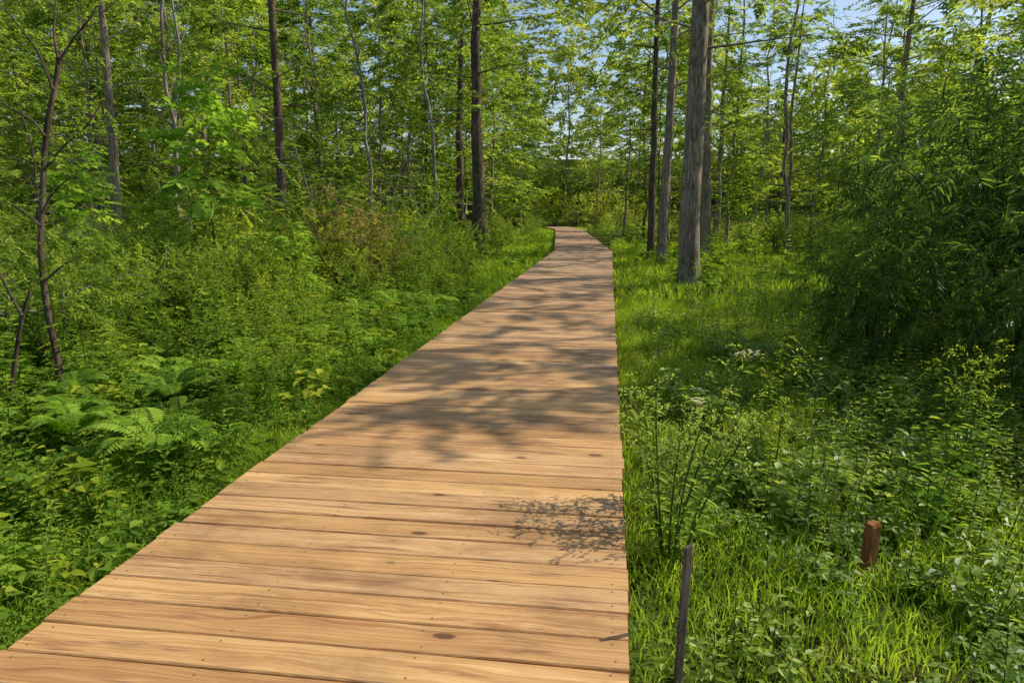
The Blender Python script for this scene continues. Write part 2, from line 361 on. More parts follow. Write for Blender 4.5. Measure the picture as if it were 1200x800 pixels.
# ------------------------------------------------------------------ trees
def tree_proto(name, H, r0, cb, cr, nl, subs, per, sprays, leafmat, bark, wob=.15, seg=14, low=.7, elev=(5, 50), scl=1.0, flat=.35):
    tr = Geo(); br = Geo()
    z = np.linspace(0, H, seg); wv = np.cumsum(rng.normal(0, wob, (seg, 2)) * .35, 0); wv -= wv[0]
    pts = np.concatenate([wv, z[:, None]], 1); pts[0, 2] = -.5
    rad = r0 * (1 - z / H * .93) ** .85; rad[0] = r0 * 1.35
    pts = np.insert(pts, 1, [pts[0, 0], pts[0, 1], .05], 0); rad = np.insert(rad, 1, r0 * 1.22)
    pts = np.insert(pts, 2, pts[1] * .7 + pts[2] * .3, 0); rad = np.insert(rad, 2, r0 * 1.03)
    tr.add(*tube(pts, rad, 12, .5, 0))
    P = []; D = []; Nn = []; T = []
    for i in range(nl):
        t = (i + rng.uniform(0, 1)) / nl; zz = cb + (H * .985 - cb) * t
        az = i * 2.4 + rng.normal(0, .4); prof = (1 - t) ** .6 * (low + (1 - low) * min(1, t * 4))
        Ln = cr * max(prof, .16) * rng.uniform(.7, 1.15)
        el = math.radians(elev[0] + (elev[1] - elev[0]) * t + rng.normal(0, 8))
        o = np.array([np.interp(zz, pts[:, 2], pts[:, 0]), np.interp(zz, pts[:, 2], pts[:, 1]), zz])
        h = np.array([math.cos(az), math.sin(az), 0]); s = np.array([-h[1], h[0], 0])
        tt = np.linspace(0, 1, 5)[:, None]
        lp = o + h * Ln * tt * math.cos(el) + UP * Ln * (tt * math.sin(el) + .12 * tt * tt - .1 * tt ** 3) + s * Ln * rng.normal(0, .12) * tt ** 2
        rr = max(.6 * min(.012, r0 * .5), min(.4 * r0 * (1 - zz / H * .9), Ln * .015))
        br.add(*tube(lp, np.linspace(rr, .003, 5), 5, .5, 0))
        for q in range(subs):
            u_ = rng.uniform(.2, 1) if q else 1.0
            o2 = np.array([np.interp(u_, tt[:, 0], lp[:, c]) for c in range(3)])
            sg = rng.choice([-1, 1]); aa = rng.uniform(.4, 1.1)
            d2 = nrm(h * math.cos(aa) + s * sg * math.sin(aa) + UP * rng.normal(.05, .18)); L2 = Ln * rng.uniform(.22, .45) * (1.15 - .4 * u_) + .15
            p2 = o2 + d2 * L2 * np.linspace(0, 1, 3)[:, None] + UP * np.array([[0], [.0], [-.06 * L2]])
            br.add(*tube(p2, [rr * .35 + .002, .004, .0015], 3, .5, 0))
            ct = rng.normal(0, .13)
            for r in range(per):
                v = rng.uniform(.1, 1.05)
                P.append(o2 + d2 * L2 * v + rng.normal(0, .12, 3)); dd_ = d2 + s * rng.normal(0, .6) + h * rng.normal(.2, .4) + UP * rng.normal(-.08, .2)
                D.append(dd_); Nn.append(UP + rng.normal(0, flat, 3)); T.append(.5 + ct + rng.normal(0, .07) + .1 * (t - .5))
    res = dict(trunk=mesh_of('trunk', tr.data(), [bark], True), branches=mesh_of('branches', br.data(), [bark], True))
    if per:
        P = np.array(P); D = np.array(D); Nn = np.array(Nn); T = np.array(T)
        cr_ = place_sprays(sprays, P, D, Nn, rng.uniform(.8, 1.25, len(P)) * scl, T)
        res['crown'] = mesh_of('crown', cr_.data(), [leafmat, M_twig])
    return res

def put(proto, x, y, s=1.0, rz=None, label='', cat='tree', group=None, name='tree', bark=None, leaf=None, sx=None, lean=None):
    e = empty(name, (x, y, float(gz(x, y))), rng.uniform(0, 6.28) if rz is None else rz, s)
    if sx: e.scale = (s * sx, s * sx, s)
    if lean: e.rotation_euler = (lean[0], lean[1], e.rotation_euler.z)
    for k, me in proto.items():
        o = link(k, me, e)
        if bark and k in ('trunk', 'branches', 'stems'):
            o.material_slots[0].link = 'OBJECT'; o.material_slots[0].material = bark
        if leaf and k in ('crown', 'foliage'):
            o.material_slots[0].link = 'OBJECT'; o.material_slots[0].material = leaf
    return tag(e, label, cat, group)

TALLN = [tree_proto('t', 17, .21, 4.2, 3.0, 26, 4, 3, SP_bt, M_canopy, M_bark, wob=w_) for w_ in (.05, .14, .14)]
TALL = [tree_proto('t', 17, .20, 5.2, 3.4, 26, 5, 4, SP_bt, M_canopy, M_bark, wob=.16) for _ in range(2)]
MID = [tree_proto('m', 11, .10, 1.6, 2.8, 30, 5, 4, SP_bt, M_under, M_bark, wob=.2) for _ in range(3)]
LOW = [tree_proto('l', 6.0, .045, .7, 1.8, 26, 4, 3, SP_maple, M_under, M_twig, wob=.16) for _ in range(3)]
SPARSE = [tree_proto('s', 13, .075, 3.5, 2.0, 16, 2, 2, SP_beech, M_under, M_barkp, wob=.32, elev=(35, 70)) for _ in range(2)]
SHADE = [tree_proto('sh', 12, .12, 4.2, 3.0, 17, 4, 3, SP_bt, M_canopy, M_bark, wob=.15, elev=(0, 30)) for _ in range(2)]
SHADE2 = tree_proto('sh', 11, .09, 4.4, 2.6, 13, 4, 3, SP_bt, M_canopy, M_bark, wob=.15, elev=(0, 25))
SHADE3 = tree_proto('sh', 9, .06, 3.6, 2.4, 9, 4, 2, SP_bt, M_canopy, M_bark, wob=.15, elev=(0, 20))
SNAG = [tree_proto('sn', 2.8, .012, .5, .7, 13, 3, 0, None, None, M_snag, wob=.10, seg=8, elev=(30, 60)) for _ in range(2)]

put(TALLN[0], 1.62, 14.5, 1.0, .3, 'big straight grey-brown tree trunk nearest the right edge of the boardwalk', name='tall_tree', lean=(0, -.012))
put(TALLN[1], 1.45, 19.9, .85, 1.5, 'slimmer grey trunk just left of and behind the big right-hand tree', name='tall_tree', sx=.8)
put(TALLN[2], 1.22, 21.4, .85, 2.5, 'dark thin trunk standing closest to the boardwalk, in the right-hand cluster', name='tall_tree', bark=M_barkd, sx=.62)
put(TALLN[1], 3.2, 24.6, .95, 4.0, 'trunk half hidden directly behind the big right-hand tree', name='tall_tree', sx=.85)
put(TALLN[2], -4.7, 25.3, 1.1, 5.0, 'dark-barked tall tree on the left bank beside the boardwalk bend', name='tall_tree', bark=M_barkd)
put(TALLN[0], -8.65, 18.0, .95, 1.0, 'reddish-brown straight trunk among the shrubs left of the boardwalk', name='tall_tree', bark=M_barkr, sx=.68)
put(TALLN[1], -15, 20, .95, 2.0, 'grey trunk at the far left in front of dense foliage', name='tall_tree', sx=.75)
put(SPARSE[0], -14, 22, 1.0, 2.0, 'thin pale trunk with few leaves, right of the far-left grey trunk', name='slender_tree')
put(SPARSE[1], -8.2, 24, 1.0, .5, 'pale leaning half-bare tree between the two dark left-hand trunks', name='slender_tree', lean=(.05, -.12))
put(SPARSE[1], 5.3, 22, .9, 3, 'thin grey trunk in the bright glade right of the big tree', name='slender_tree', bark=M_bark)
put(SHADE2, 6.5, 8.8, .8, 0, 'sparse tree behind the dark bush, nearest of those whose crowns hang over the right edge', name='slender_tree')
put(SHADE3, 5.0, 7.6, .85, 2.2, 'slender tree rising out of the middle of the large dark bush', name='slender_tree')
for q, (x, y, s) in enumerate([(7.6, 11.2, .82), (8.8, 14.0, .85), (9.2, 17.2, .9), (7.6, 21.0, .95), (11.5, 25, 1.0)]):
    put(SHADE[q % 2], x, y, s, q * 1.7, 'tree behind the dark bush whose crown hangs over the right edge', 'tree', 'trees behind the dark bush', 'tall_tree')
for q, (x, y, s) in enumerate([(3.4, 28, .85), (2.9, 36, .9), (-6.1, 31, 1.0), (-7.0, 41, 1.05), (-10, 49, 1.1), (-10.5, 36, 1.15), (.9, 46, .95), (-6.6, 53, 1.0)]):
    put(MID[q % 3], x, y, s, q * 2.1, 'leafy tree leaning its branches toward the far part of the boardwalk', 'tree', 'trees lining the far boardwalk')
for q, (x, y, s) in enumerate([(-1.2, 62, 1.0), (-12.5, 59, 1.2), (-4.5, 70, 1.35), (-8.6, 69, 1.35), (2.8, 72, 1.2)]):
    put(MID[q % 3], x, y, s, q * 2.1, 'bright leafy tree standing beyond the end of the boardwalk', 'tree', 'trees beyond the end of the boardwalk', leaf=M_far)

placed = [(1.62, 14.7), (1.45, 19.9), (1.22, 21.4), (3.2, 24.6), (-4.7, 25.3), (-8.65, 18), (-15, 20), (-14, 22), (-8.2, 24), (5.3, 22), (3.4, 28), (2.9, 36), (-6.1, 31), (-7, 41), (-10, 49), (.9, 46)]
def inview(x, y, pad=2.0):
    return y > 0 and x > -y * 1.0 - pad and x < y * .57 + pad
def scatter(n, ymin, ymax, xmin, xmax, mind, clear, fn, tries=4000, block=()):
    c = 0
    for _ in range(tries):
        if c >= n: break
        x = rng.uniform(xmin, xmax); y = rng.uniform(ymin, ymax)
        if not inview(x, y) or dd(x, y) < clear: continue
        if any((x - a) ** 2 + (y - b) ** 2 < mind * mind for a, b in placed): continue
        if any(y < ty and abs(x - tx * y / ty) < bw_ for tx, ty, bw_ in block): continue
        placed.append((x, y)); fn(x, y); c += 1
def P_(protos, label, group, lo, hi, name='tree', barks=(None,)):
    def f(x, y):
        put(protos[rng.integers(len(protos))], x, y, rng.uniform(lo, hi), None, label, 'tree', group, name, barks[rng.integers(len(barks))])
    return f
BL = [(-4.7, 25.3, 1.5), (-8.65, 18, 1.0), (-14, 22, .6), (-15, 20, .8)]
BC = [(-36.5, 40, 2.2)]
scatter(24, 20, 46, -44, -6.5, 2.8, 3.6, P_(MID, 'leafy mid-height tree in the dense wood left of the boardwalk', 'mid-height trees in the left wood', .9, 1.4), block=BL)
scatter(14, 12, 28, -28, -5.0, 2.1, 2.8, P_(LOW, 'young bushy tree in the understorey left of the boardwalk', 'young trees left of the boardwalk', .55, .95, 'young_tree'), block=BL)
scatter(8, 26, 50, -44, -6, 2.8, 3.2, P_(TALL, 'tall straight tree in the wood left of the boardwalk', 'tall trees in the left wood', .9, 1.2, 'tall_tree', (None, M_barkd, M_barkr)), block=BC)
scatter(8, 18, 40, -36, -6, 2.0, 3.2, P_(SPARSE, 'thin half-bare pale trunk in the wood left of the boardwalk', 'thin pale trunks in the left wood', .8, 1.15, 'slender_tree', (None, M_bark)), block=BC)
scatter(11, 25, 48, 4.5, 28, 2.9, 3.6, P_(MID, 'leafy mid-height tree in the wood right of the boardwalk', 'mid-height trees in the right wood', .7, 1.0))
scatter(8, 18, 40, 3.5, 22, 2.3, 2.6, P_(LOW, 'young bushy tree at the edge of the glade right of the boardwalk', 'young trees right of the boardwalk', .7, 1.1, 'young_tree'))
scatter(4, 30, 50, 5, 28, 2.8, 4, P_(TALL, 'tall straight tree in the wood right of the boardwalk', 'tall trees in the right wood', .75, .95, 'tall_tree', (None, M_barkd)))
scatter(4, 20, 40, 4, 22, 2.2, 3, P_(SPARSE, 'thin half-bare trunk in the wood right of the boardwalk', 'thin trunks in the right wood', .8, 1.1, 'slender_tree', (None, M_bark)))
scatter(6, 34, 56, -12, 3, 1.3, 1.2, P_(SPARSE, 'thin dark trunk near the far end of the boardwalk', 'thin trunks near the far end', .8, 1.1, 'slender_tree', (M_barkd,)))

# far-off wood
n = 17500
az = np.radians(rng.uniform(-60, 38, n)); rr = 60 + 13 * np.clip((az + .32) / .12, 0, 1) + 22 * rng.uniform(0, 1, n) ** 1.3
hmax = 24 + 2.5 * np.sin(az * 9 + 2) + 2.5 * np.sin(az * 23 + 1) + 2 * np.sin(az * 51) + 3 * (az > -.2) - 14 * np.clip((az - .08) / .10, 0, 1) - 6 * np.clip((-az - .55) / .2, 0, 1)
zz = rng.uniform(0, 1, n) ** 1.1 * hmax + .3
P = np.stack([np.sin(az) * rr, np.cos(az) * rr, zz + gz(np.sin(az) * rr, np.cos(az) * rr) * .6], 1)
SP_far = [spray(10, 1.5, .46, .30, 50) for _ in range(3)]
D = rng.normal(0, 1, (n, 3)) * [1, 1, .4]; Nn = UP + rng.normal(0, .5, (n, 3)) - nrm(P * [1, 1, 0]) * .5
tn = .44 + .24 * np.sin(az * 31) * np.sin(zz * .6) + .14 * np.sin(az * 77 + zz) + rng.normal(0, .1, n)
g = place_sprays(SP_far, P, D, Nn, rng.uniform(.7, 1.3, n), tn)
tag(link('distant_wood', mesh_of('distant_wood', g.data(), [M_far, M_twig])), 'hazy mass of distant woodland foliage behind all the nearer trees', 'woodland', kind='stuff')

# ------------------------------------------------------------------ shrubs
def shrub_proto(H, R, nst, nspr, sprays, leaf, stem, outb=.55, drop=0.0, T0=.5, scl=1.0):
    st = Geo()
    for i in range(nst):
        az = i * 2.4 + rng.normal(0, .3); ro = R * rng.uniform(.25, .85); hh = H * rng.uniform(.6, .98)
        t = np.linspace(0, 1, 6)[:, None]; h = np.array([math.cos(az), math.sin(az), 0])
        p = h * (.06 + ro * t ** 1.4) + UP * (hh * (t - .12 * t ** 3) - .1) + rng.normal(0, .04, (6, 3)) * t
        st.add(*tube(p, np.linspace(.018 * H / 2, .004, 6), 5, .5, 0))
    n = nspr; v = nrm(rng.normal(0, 1, (n, 3))); rad = rng.uniform(0, 1, n) ** (1 - outb)
    az = np.arctan2(v[:, 1], v[:, 0]); lump = 1 + .22 * np.sin(az * 3 + v[:, 2] * 4 + rng.uniform(0, 6)) + .18 * np.sin(az * 7 + 5 * v[:, 2] + rng.uniform(0, 6)) + rng.normal(0, .10, n)
    P = v * (rad * lump)[:, None] * [R, R, H * .52] + [0, 0, H * .52]
    P[:, 2] = np.maximum(P[:, 2], .08)
    D = v * [1, 1, .3] + rng.normal(0, .6, (n, 3)) + np.array([0, 0, .25 - drop])
    Nn = UP + rng.normal(0, .45, (n, 3)) + v * .4
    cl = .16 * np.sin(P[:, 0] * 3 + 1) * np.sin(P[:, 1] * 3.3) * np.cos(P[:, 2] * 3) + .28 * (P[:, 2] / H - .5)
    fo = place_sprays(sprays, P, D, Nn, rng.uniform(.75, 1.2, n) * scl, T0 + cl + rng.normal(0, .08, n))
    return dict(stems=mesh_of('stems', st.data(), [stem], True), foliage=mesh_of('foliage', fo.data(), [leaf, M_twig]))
BUSH = [shrub_proto(1.8, 1.0, 9, 260, SP_small, M_under, M_twig) for _ in range(3)]
BUSHL = [shrub_proto(2.3, 1.0, 8, 200, SP_beech, M_under, M_twig) for _ in range(2)]
WILL = shrub_proto(3.3, 2.15, 14, 1800, SP_willow, M_willow, M_twig, .5, .45, .52)
WILL2 = shrub_proto(2.6, 1.3, 9, 700, SP_willow, M_willow, M_twig, .5, .45, .6)
put(WILL, 4.4, 7.9, .95, 0, 'large dark bush with narrow drooping leaves right of the boardwalk', 'bush', name='willow_bush')
put(WILL, 7.5, 10.5, 1.0, 2, 'second dark narrow-leaved bush at the far right edge', 'bush', name='willow_bush')
put(WILL2, 5.2, 12.0, 1.05, 1, 'smaller narrow-leaved bush behind the large dark bush', 'bush', name='willow_bush')
put(WILL2, 3.6, 5.5, .68, 4, 'low narrow-leaved bush in front of the large dark bush', 'bush', name='willow_bush')
put(WILL2, 2.6, 7.2, .55, 2, 'small narrow-leaved bush at the left foot of the large dark bush', 'bush', name='willow_bush')
put(BUSHL[0], -5.6, 13.6, .9, 0, 'bush with tan dry leaves in front of the reddish trunk', 'bush', name='shrub', leaf=M_dry)
put(BUSHL[1], -4.5, 12.4, .75, 0, 'tall bush with browning leaves halfway along the left side', 'bush', name='shrub', leaf=M_dry)
put(BUSH[1], -3.7, 17.5, .7, 0, 'rounded green bush directly left of the boardwalk in front of the dark-barked tree', 'bush', name='shrub')
def fb(label, group, lo, hi, protos, leafs=(None,)):
    def f(x, y): put(protos[rng.integers(len(protos))], x, y, rng.uniform(lo, hi), None, label, 'bush', group, 'shrub', leaf=leafs[rng.integers(len(leafs))])
    return f
scatter(9, 5.0, 11, -8, -3.6, 1.0, 1.6, fb('small leafy bush rising from the weeds near the left boardwalk edge', 'bushes near the left edge', .45, .75, BUSH + BUSHL, (None, M_weed)), block=[(-4.62, 5.2, .6)])
scatter(11, 10, 20, -8, -3.2, .9, 1.0, fb('leafy bush beside the left boardwalk edge farther along', 'farther bushes near the left edge', .5, .9, BUSH + BUSHL, (None, None, M_weed, M_yel)))
scatter(20, 8, 26, -24, -5, 1.3, 2.8, fb('rounded green bush in the thicket left of the boardwalk', 'bushes in the left thicket', .75, 1.15, BUSH + BUSHL))
scatter(13, 24, 50, -26, -3, 1.5, 1.5, fb('green bush farther back on the left of the boardwalk', 'far bushes on the left', .7, 1.1, BUSH + BUSHL))
scatter(13, 16, 50, 1.8, 22, 1.5, 1.7, fb('green bush beyond the glade on the right of the boardwalk', 'bushes beyond the right glade', .5, .95, BUSH + BUSHL))
for q in range(8):
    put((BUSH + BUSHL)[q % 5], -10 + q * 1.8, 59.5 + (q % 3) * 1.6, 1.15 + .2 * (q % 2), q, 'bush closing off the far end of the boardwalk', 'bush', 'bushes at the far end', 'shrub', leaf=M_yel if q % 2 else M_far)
for q, (x, y, s) in enumerate([(-5.4, 50.5, .6), (-5.2, 45, .45), (-6.0, 55, .8), (-.2, 52, .6), (-4.1, 37, .4)]):
    put(BUSH[q % 3], x, y, s, q, 'low bush crowding the edge of the farthest stretch of boardwalk', 'bush', 'low bushes along the farthest stretch', 'shrub')
SNP = [(-5.3, 13.0, 1.25), (-5.0, 14.6, 1.3), (-8.3, 10.2, .9), (-9.4, 11.6, 1.1), (-7.6, 7.6, .7), (-3.9, 15.4, 1.1), (-10.8, 12.8, 1.2), (-6.2, 6.6, .55)]
for q, (x, y, s) in enumerate(SNP):
    put(SNAG[q % 2], x, y, s, q * 1.3, 'bare bleached twiggy sapling standing dead in the left thicket', 'dead sapling', 'bare dead saplings in the left thicket', 'dead_sapling', lean=(rng.normal(0, .15), rng.normal(0, .15)))

SAP = tree_proto('sap', 4.0, .022, .7, .8, 22, 2, 3, SP_big, M_fern, M_stem, wob=.08, seg=8, elev=(20, 55), scl=.85)
put(SAP, -6.9, 11.6, 1.0, 0, 'slim upright sapling with large bright green leaves left of the boardwalk', 'sapling', name='sapling')
put(SAP, -4.2, 9.0, .36, 2, 'low sapling with large leaves near the left edge of the boardwalk', 'sapling', name='sapling')
put(SAP, -7.6, 9.2, .6, 1, 'short large-leaved sapling in front of the tall slim sapling', 'sapling', name='sapling')

# crooked small tree at the left
def atY(px, py, Yw):
    F = np.array([-.1343, .9737, -.1840]); Rr = np.array([.9906, .1366, 0]); U = np.array([-.0251, .1823, .9829])
    d = F * 820 + Rr * (px - 600) + U * (400 - py); return np.array([0, 0, 1.28]) + d * (Yw / d[1])
b0 = np.array([-4.62, 5.2, float(gz(-4.62, 5.2))])
e = empty('crooked_tree', b0); tag(e, 'thin crooked small tree with forked bare limbs at the left edge', 'tree')
tg = Geo(); bg = Geo()
def pl(pts, Yw, r, gg, sides=8):
    p = np.array([atY(a, b, Yw + (q * .03)) for q, (a, b) in enumerate(pts)]) - b0
    t = np.linspace(0, len(p) - 1, len(p) * 3); pp = np.stack([np.interp(t, np.arange(len(p)), p[:, c]) for c in range(3)], 1)
    pp[1:-1] = (pp[:-2] + pp[1:-1] * 2 + pp[2:]) / 4
    gg.add(*tube(pp, np.linspace(r[0], r[1], len(pp)), sides, .5, 0)); return pp
pl([(72, 490), (70, 430), (56, 370), (47, 300), (50, 220), (54, 150), (66, 95), (70, 60)], 5.2, (.030, .019), tg)
lims = [[(68, 75), (86, 45), (108, 20), (125, -20)], [(70, 75), (62, 40), (66, 5), (60, -60)], [(62, 105), (45, 60), (22, 30), (0, 5)], [(48, 265), (30, 250), (0, 232), (-40, 215)],
        [(53, 160), (38, 140), (12, 128), (-20, 100)], [(51, 200), (75, 170), (100, 150), (120, 120)], [(52, 330), (75, 310), (95, 300)], [(49, 250), (62, 225), (85, 205)]]
lpts = [pl(l, 5.2, (.012, .004), bg, 5) for l in lims]
lg = np.array([lp[q] + rng.normal(0, .08, 3) for lp in lpts for q in range(len(lp) // 2, len(lp))]); n = len(lg)
fo = place_sprays(SP_small, lg, rng.normal(0, 1, (n, 3)) * [1, 1, .4], UP + rng.normal(0, .4, (n, 3)), rng.uniform(.5, .8, n), .6 + rng.normal(0, .15, n))
link('trunk', mesh_of('trunk', tg.data(), [M_twig], True), e); link('branches', mesh_of('branches', bg.data(), [M_twig], True), e); link('crown', mesh_of('crown', fo.data(), [M_under, M_twig]), e)
b0 = np.array([-4.7, 4.9, float(gz(-4.7, 4.9))]); e = empty('slender_tree', b0); tag(e, 'thin dark leaning stem left of the crooked tree, at the left edge', 'tree'); tg = Geo()
pl([(12, 470), (18, 420), (26, 370), (36, 340)], 4.9, (.020, .014), tg); pl([(26, 370), (12, 345), (0, 320), (-30, 280)], 4.9, (.014, .007), tg)
link('trunk', mesh_of('trunk', tg.data(), [M_twig], True), e)

for q, (x, y, a, Ln, lab) in enumerate([(-7.2, 8.6, .3, 2.4, 'bare grey fallen branch lying in the weeds at the left'), (-6.6, 7.0, 2.7, 1.5, 'second bare fallen branch, nearer the crooked tree'), (-5.9, 6.6, 1.2, 1.2, 'short dead branch propped upright in the weeds beside the crooked tree')]):
    e = empty('fallen_branch', (x, y, float(gz(x, y)) + .4), a); g = Geo()
    t = np.linspace(0, 1, 7); pts = np.stack([(t - .5) * Ln, .12 * np.sin(t * 5), .15 + .35 * t + .05 * np.sin(t * 9)], 1)
    g.add(*tube(pts, np.linspace(.018, .004, 7), 6, .5, 0))
    for k in range(11):
        o = pts[k % 6 + 1]; d = nrm(rng.normal(0, 1, 3) + [.6, 0, .7]); g.add(*tube(np.array([o, o + d * .25, o + d * .5 + rng.normal(0, .06, 3)]), [.006, .004, .0015], 4, .5, 0))
    tag(e, lab, 'branch'); link('limb', mesh_of('limb', g.data(), [M_snag], True), e)

# ------------------------------------------------------------------ ferns
def fern():
    g = Geo(); P = []; D = []; Nn = []; L = []
    nf = 9
    for i in range(nf):
        az = i * 2 * PI / nf + rng.normal(0, .2); h = np.array([math.cos(az), math.sin(az), 0]); s = np.array([-h[1], h[0], 0])
        R = rng.uniform(.38, .55); Hh = rng.uniform(.35, .5)
        def c(t): return h * R * t ** 1.1 + UP * (Hh * (1.9 * t - 1.35 * t * t))
        ts = np.linspace(0, 1, 7); g.add(*tube(np.array([c(t) for t in ts]), np.linspace(.004, .001, 7), 3, .6, 1))
        for t in np.linspace(.16, .99, 20):
            d = nrm(c(min(t + .02, 1.02)) - c(t)); n_ = np.cross(d, s); n_ = n_ if n_[2] > 0 else -n_
            for sg in (-1, 1):
                P.append(c(t)); D.append(s * sg + d * .45); Nn.append(n_ + rng.normal(0, .1, 3)); L.append(.13 * math.sin(PI * min(1, (1.06 - t) * .75 + .06)) * rng.uniform(.85, 1.1))
    k = len(P); L = np.array(L)
    g.add(*leaves(np.array(P), np.array(D), np.array(Nn), L, L * .26 + .004, .5 + rng.normal(0, .1, k), 0, .1, .15))
    return g.data()
FM = [mesh_of('fronds', fern(), [M_fern, M_stem]) for _ in range(2)]
def nearscatter(n, xr, yr, mind, clear, avoid=1.5):
    pts = []
    for _ in range(6000):
        if len(pts) >= n: break
        x = rng.uniform(*xr); y = rng.uniform(*yr)
        if dd(x, y) < clear or math.hypot(x, y) < avoid or not inview(x, y, .8): continue
        if any((x - a) ** 2 + (y - b) ** 2 < mind * mind for a, b in pts): continue
        pts.append((x, y))
    return pts
for x, y in nearscatter(26, (-4.4, -2.2), (3.6, 12), .48, .3):
    o = link('fern', FM[rng.integers(2)]); o.location = (x, y, float(gz(x, y)) + .12); s = rng.uniform(.5, .85); o.scale = (s, s, s); o.rotation_euler = (rng.normal(0, .1), rng.normal(0, .1), rng.uniform(0, 6))
    tag(o, 'light green fern with arching fronds in the undergrowth left of the boardwalk', 'fern', 'ferns left of the boardwalk')

# ------------------------------------------------------------------ herb templates
def weed(h=.8, n=60, L=.085, W=.018, plume=True, tb=0.0):
    g = Geo(); t = np.sort(rng.uniform(.08, 1, n)); bend = rng.normal(0, .1, 2)
    ax = lambda tt: np.stack([bend[0] * tt ** 2 * h, bend[1] * tt ** 2 * h, tt * h], -1)
    P = ax(t); az = np.arange(n) * 2.4; D = np.stack([np.cos(az), np.sin(az), .55 - .2 * (1 - t)], 1)
    l = L * (1.15 - .65 * t) * rng.uniform(.8, 1.2, n)
    g.add(*leaves(P, D, UP + rng.normal(0, .2, (n, 3)), l, W * l / L, .36 + tb + .3 * t + rng.normal(0, .08, n), 0, .2, .35))
    g.add(*tube(ax(np.linspace(0, 1, 5)), np.linspace(.004, .0015, 5), 3, .5, 1))
    if plume:
        for k in range(5):
            a = rng.uniform(0, 6.28); o = ax(np.array([.8 + .04 * k]))[0]; d = np.array([math.cos(a) * .7, math.sin(a) * .7, .8]); ll = h * .16
            m_ = 9; tt = np.linspace(.2, 1, m_); PP = o + d * ll * tt[:, None]
            g.add(*leaves(PP, d + rng.normal(0, .7, (m_, 3)), UP + rng.normal(0, .5, (m_, 3)), .028, .010, .85 + rng.normal(0, .1, m_)))
            g.add(*tube(np.array([o, o + d * ll]), [.0015, .001], 3, .5, 1))
    return g.data()
def broad(n=14, L=.085, W=.055, h=.3):
    g = Geo(); P = []; D = []
    for k in range(n):
        a = rng.uniform(0, 6.28); r = rng.uniform(.02, .16); z = h * rng.uniform(.25, 1); p = np.array([math.cos(a) * r, math.sin(a) * r, z])
        g.add(*tube(np.array([[0, 0, 0], p * [.5, .5, .6], p]), [.003, .002, .0015], 3, .5, 1)); P.append(p); D.append([math.cos(a), math.sin(a), rng.normal(0, .2)])
        P.append(p); a2 = a + 1.6; D.append([math.cos(a2), math.sin(a2), rng.normal(0, .2)]); P.append(p); D.append([math.cos(a - 1.6), math.sin(a - 1.6), rng.normal(0, .2)])
    k = len(P); g.add(*leaves(np.array(P), np.array(D), UP + rng.normal(0, .3, (k, 3)), L * rng.uniform(.6, 1.2, k), W * rng.uniform(.7, 1.1, k), .5 + rng.normal(0, .12, k), 0, .2, .2))
    return g.data()
W_t = [weed(.9, 46), weed(.7, 40, .09, .022, True, .1), weed(1.1, 56, .08, .016, True, -.05), weed(.95, 34, .11, .035, False, .05), weed(.8, 24, .12, .05, False, -.05), weed(.75, 22, .15, .07, False, 0)]
W_s = [weed(.4, 26, .07, .020, False), weed(.32, 22, .05, .022, False), weed(.28, 26, .045, .010, False, .1)]
B_t = [broad(), broad(16, .055, .04, .22)]
B_s = [broad(14, .05, .028, .2), broad(18, .035, .024, .16)]
F_t = [weed(1.0, 22, .17, .05), weed(.85, 20, .16, .06), broad(12, .19, .11, .55)]
EXC = [(1.11, 2.89, .14), (1.05, 2.72, .15), (1.0, 2.58, .13), (.25, 2.0, .06), (.22, 1.8, .1)]
def excl(x, y):
    m = np.ones(len(x), bool)
    for a, b, r in EXC: m &= np.hypot(x - a, y - b) > r
    return m

def field(n, xr, yr, templates, clear, smin, smax, dens=None, hclear=.6, avoid=1.5, h0=.45):
    x = rng.uniform(*xr, n * 3); y = rng.uniform(*yr, n * 3)
    ok = (dd(x, y) > clear) & (np.hypot(x, y) > avoid) & (y > .2) & (x > -y * 1.0 - 1.2) & (x < y * .57 + 1.2) & excl(x, y)
    if dens is not None: ok &= rng.uniform(0, 1, n * 3) < dens(x, y)
    x = x[ok][:n]; y = y[ok][:n]; k = len(x); g = Geo()
    z = gz(x, y); s = rng.uniform(smin, smax, k) * np.clip(h0 + dd(x, y) / hclear * (1 - h0), h0, 1)
    tn = .22 * sn(x, y, .9) + .12 * sn(x, y, 3.1) + rng.normal(0, .07, k); pick = rng.integers(0, len(templates), k)
    for q, t in enumerate(templates):
        i = np.where(pick == q)[0]
        if len(i): g.add(*replicate(t, rotz(rng.uniform(0, 6.28, len(i)), np.abs(rng.normal(0, .22, len(i)))), np.stack([x[i], y[i], z[i]], 1), s[i], tn[i]))
    return g.data()
def stuff(name, datas, mats, label, cat):
    g = Geo()
    for d in datas: g.add(*d)
    tag(link(name, mesh_of(name, g.data(), mats)), label, cat, kind='stuff')
sight = lambda x, y: 1.0 - 1.0 * ((np.abs(x + .885 * y) < .28) & (y < 5.4))
stuff('tall_weeds', [field(1250, (-9, -2.2), (1.8, 15), W_t, .5, .5, 1.4, lambda x, y: (.03 + .97 * (sn(x, y, 1.5) > .08)) * sight(x, y), 2.4)], [M_weed, M_stem], 'thick knee-high leafy weeds left of the boardwalk', 'weeds')
stuff('yellowish_weeds', [field(300, (-7, -1.9), (1.4, 13), B_t + B_s, .25, .8, 1.5, lambda x, y: .05 + .95 * (sn(x + 5, y, 1.7) > .25), .8)], [M_yel, M_stem], 'patches of yellow-green broad-leaved weeds left of the boardwalk', 'weeds')
stuff('edge_weeds', [field(650, (-2.7, -1.75), (1.0, 14), W_s + B_s, .08, .7, 1.1, None, .5)], [M_fern, M_stem], 'bright low herbs hugging the left edge of the boardwalk', 'weeds')
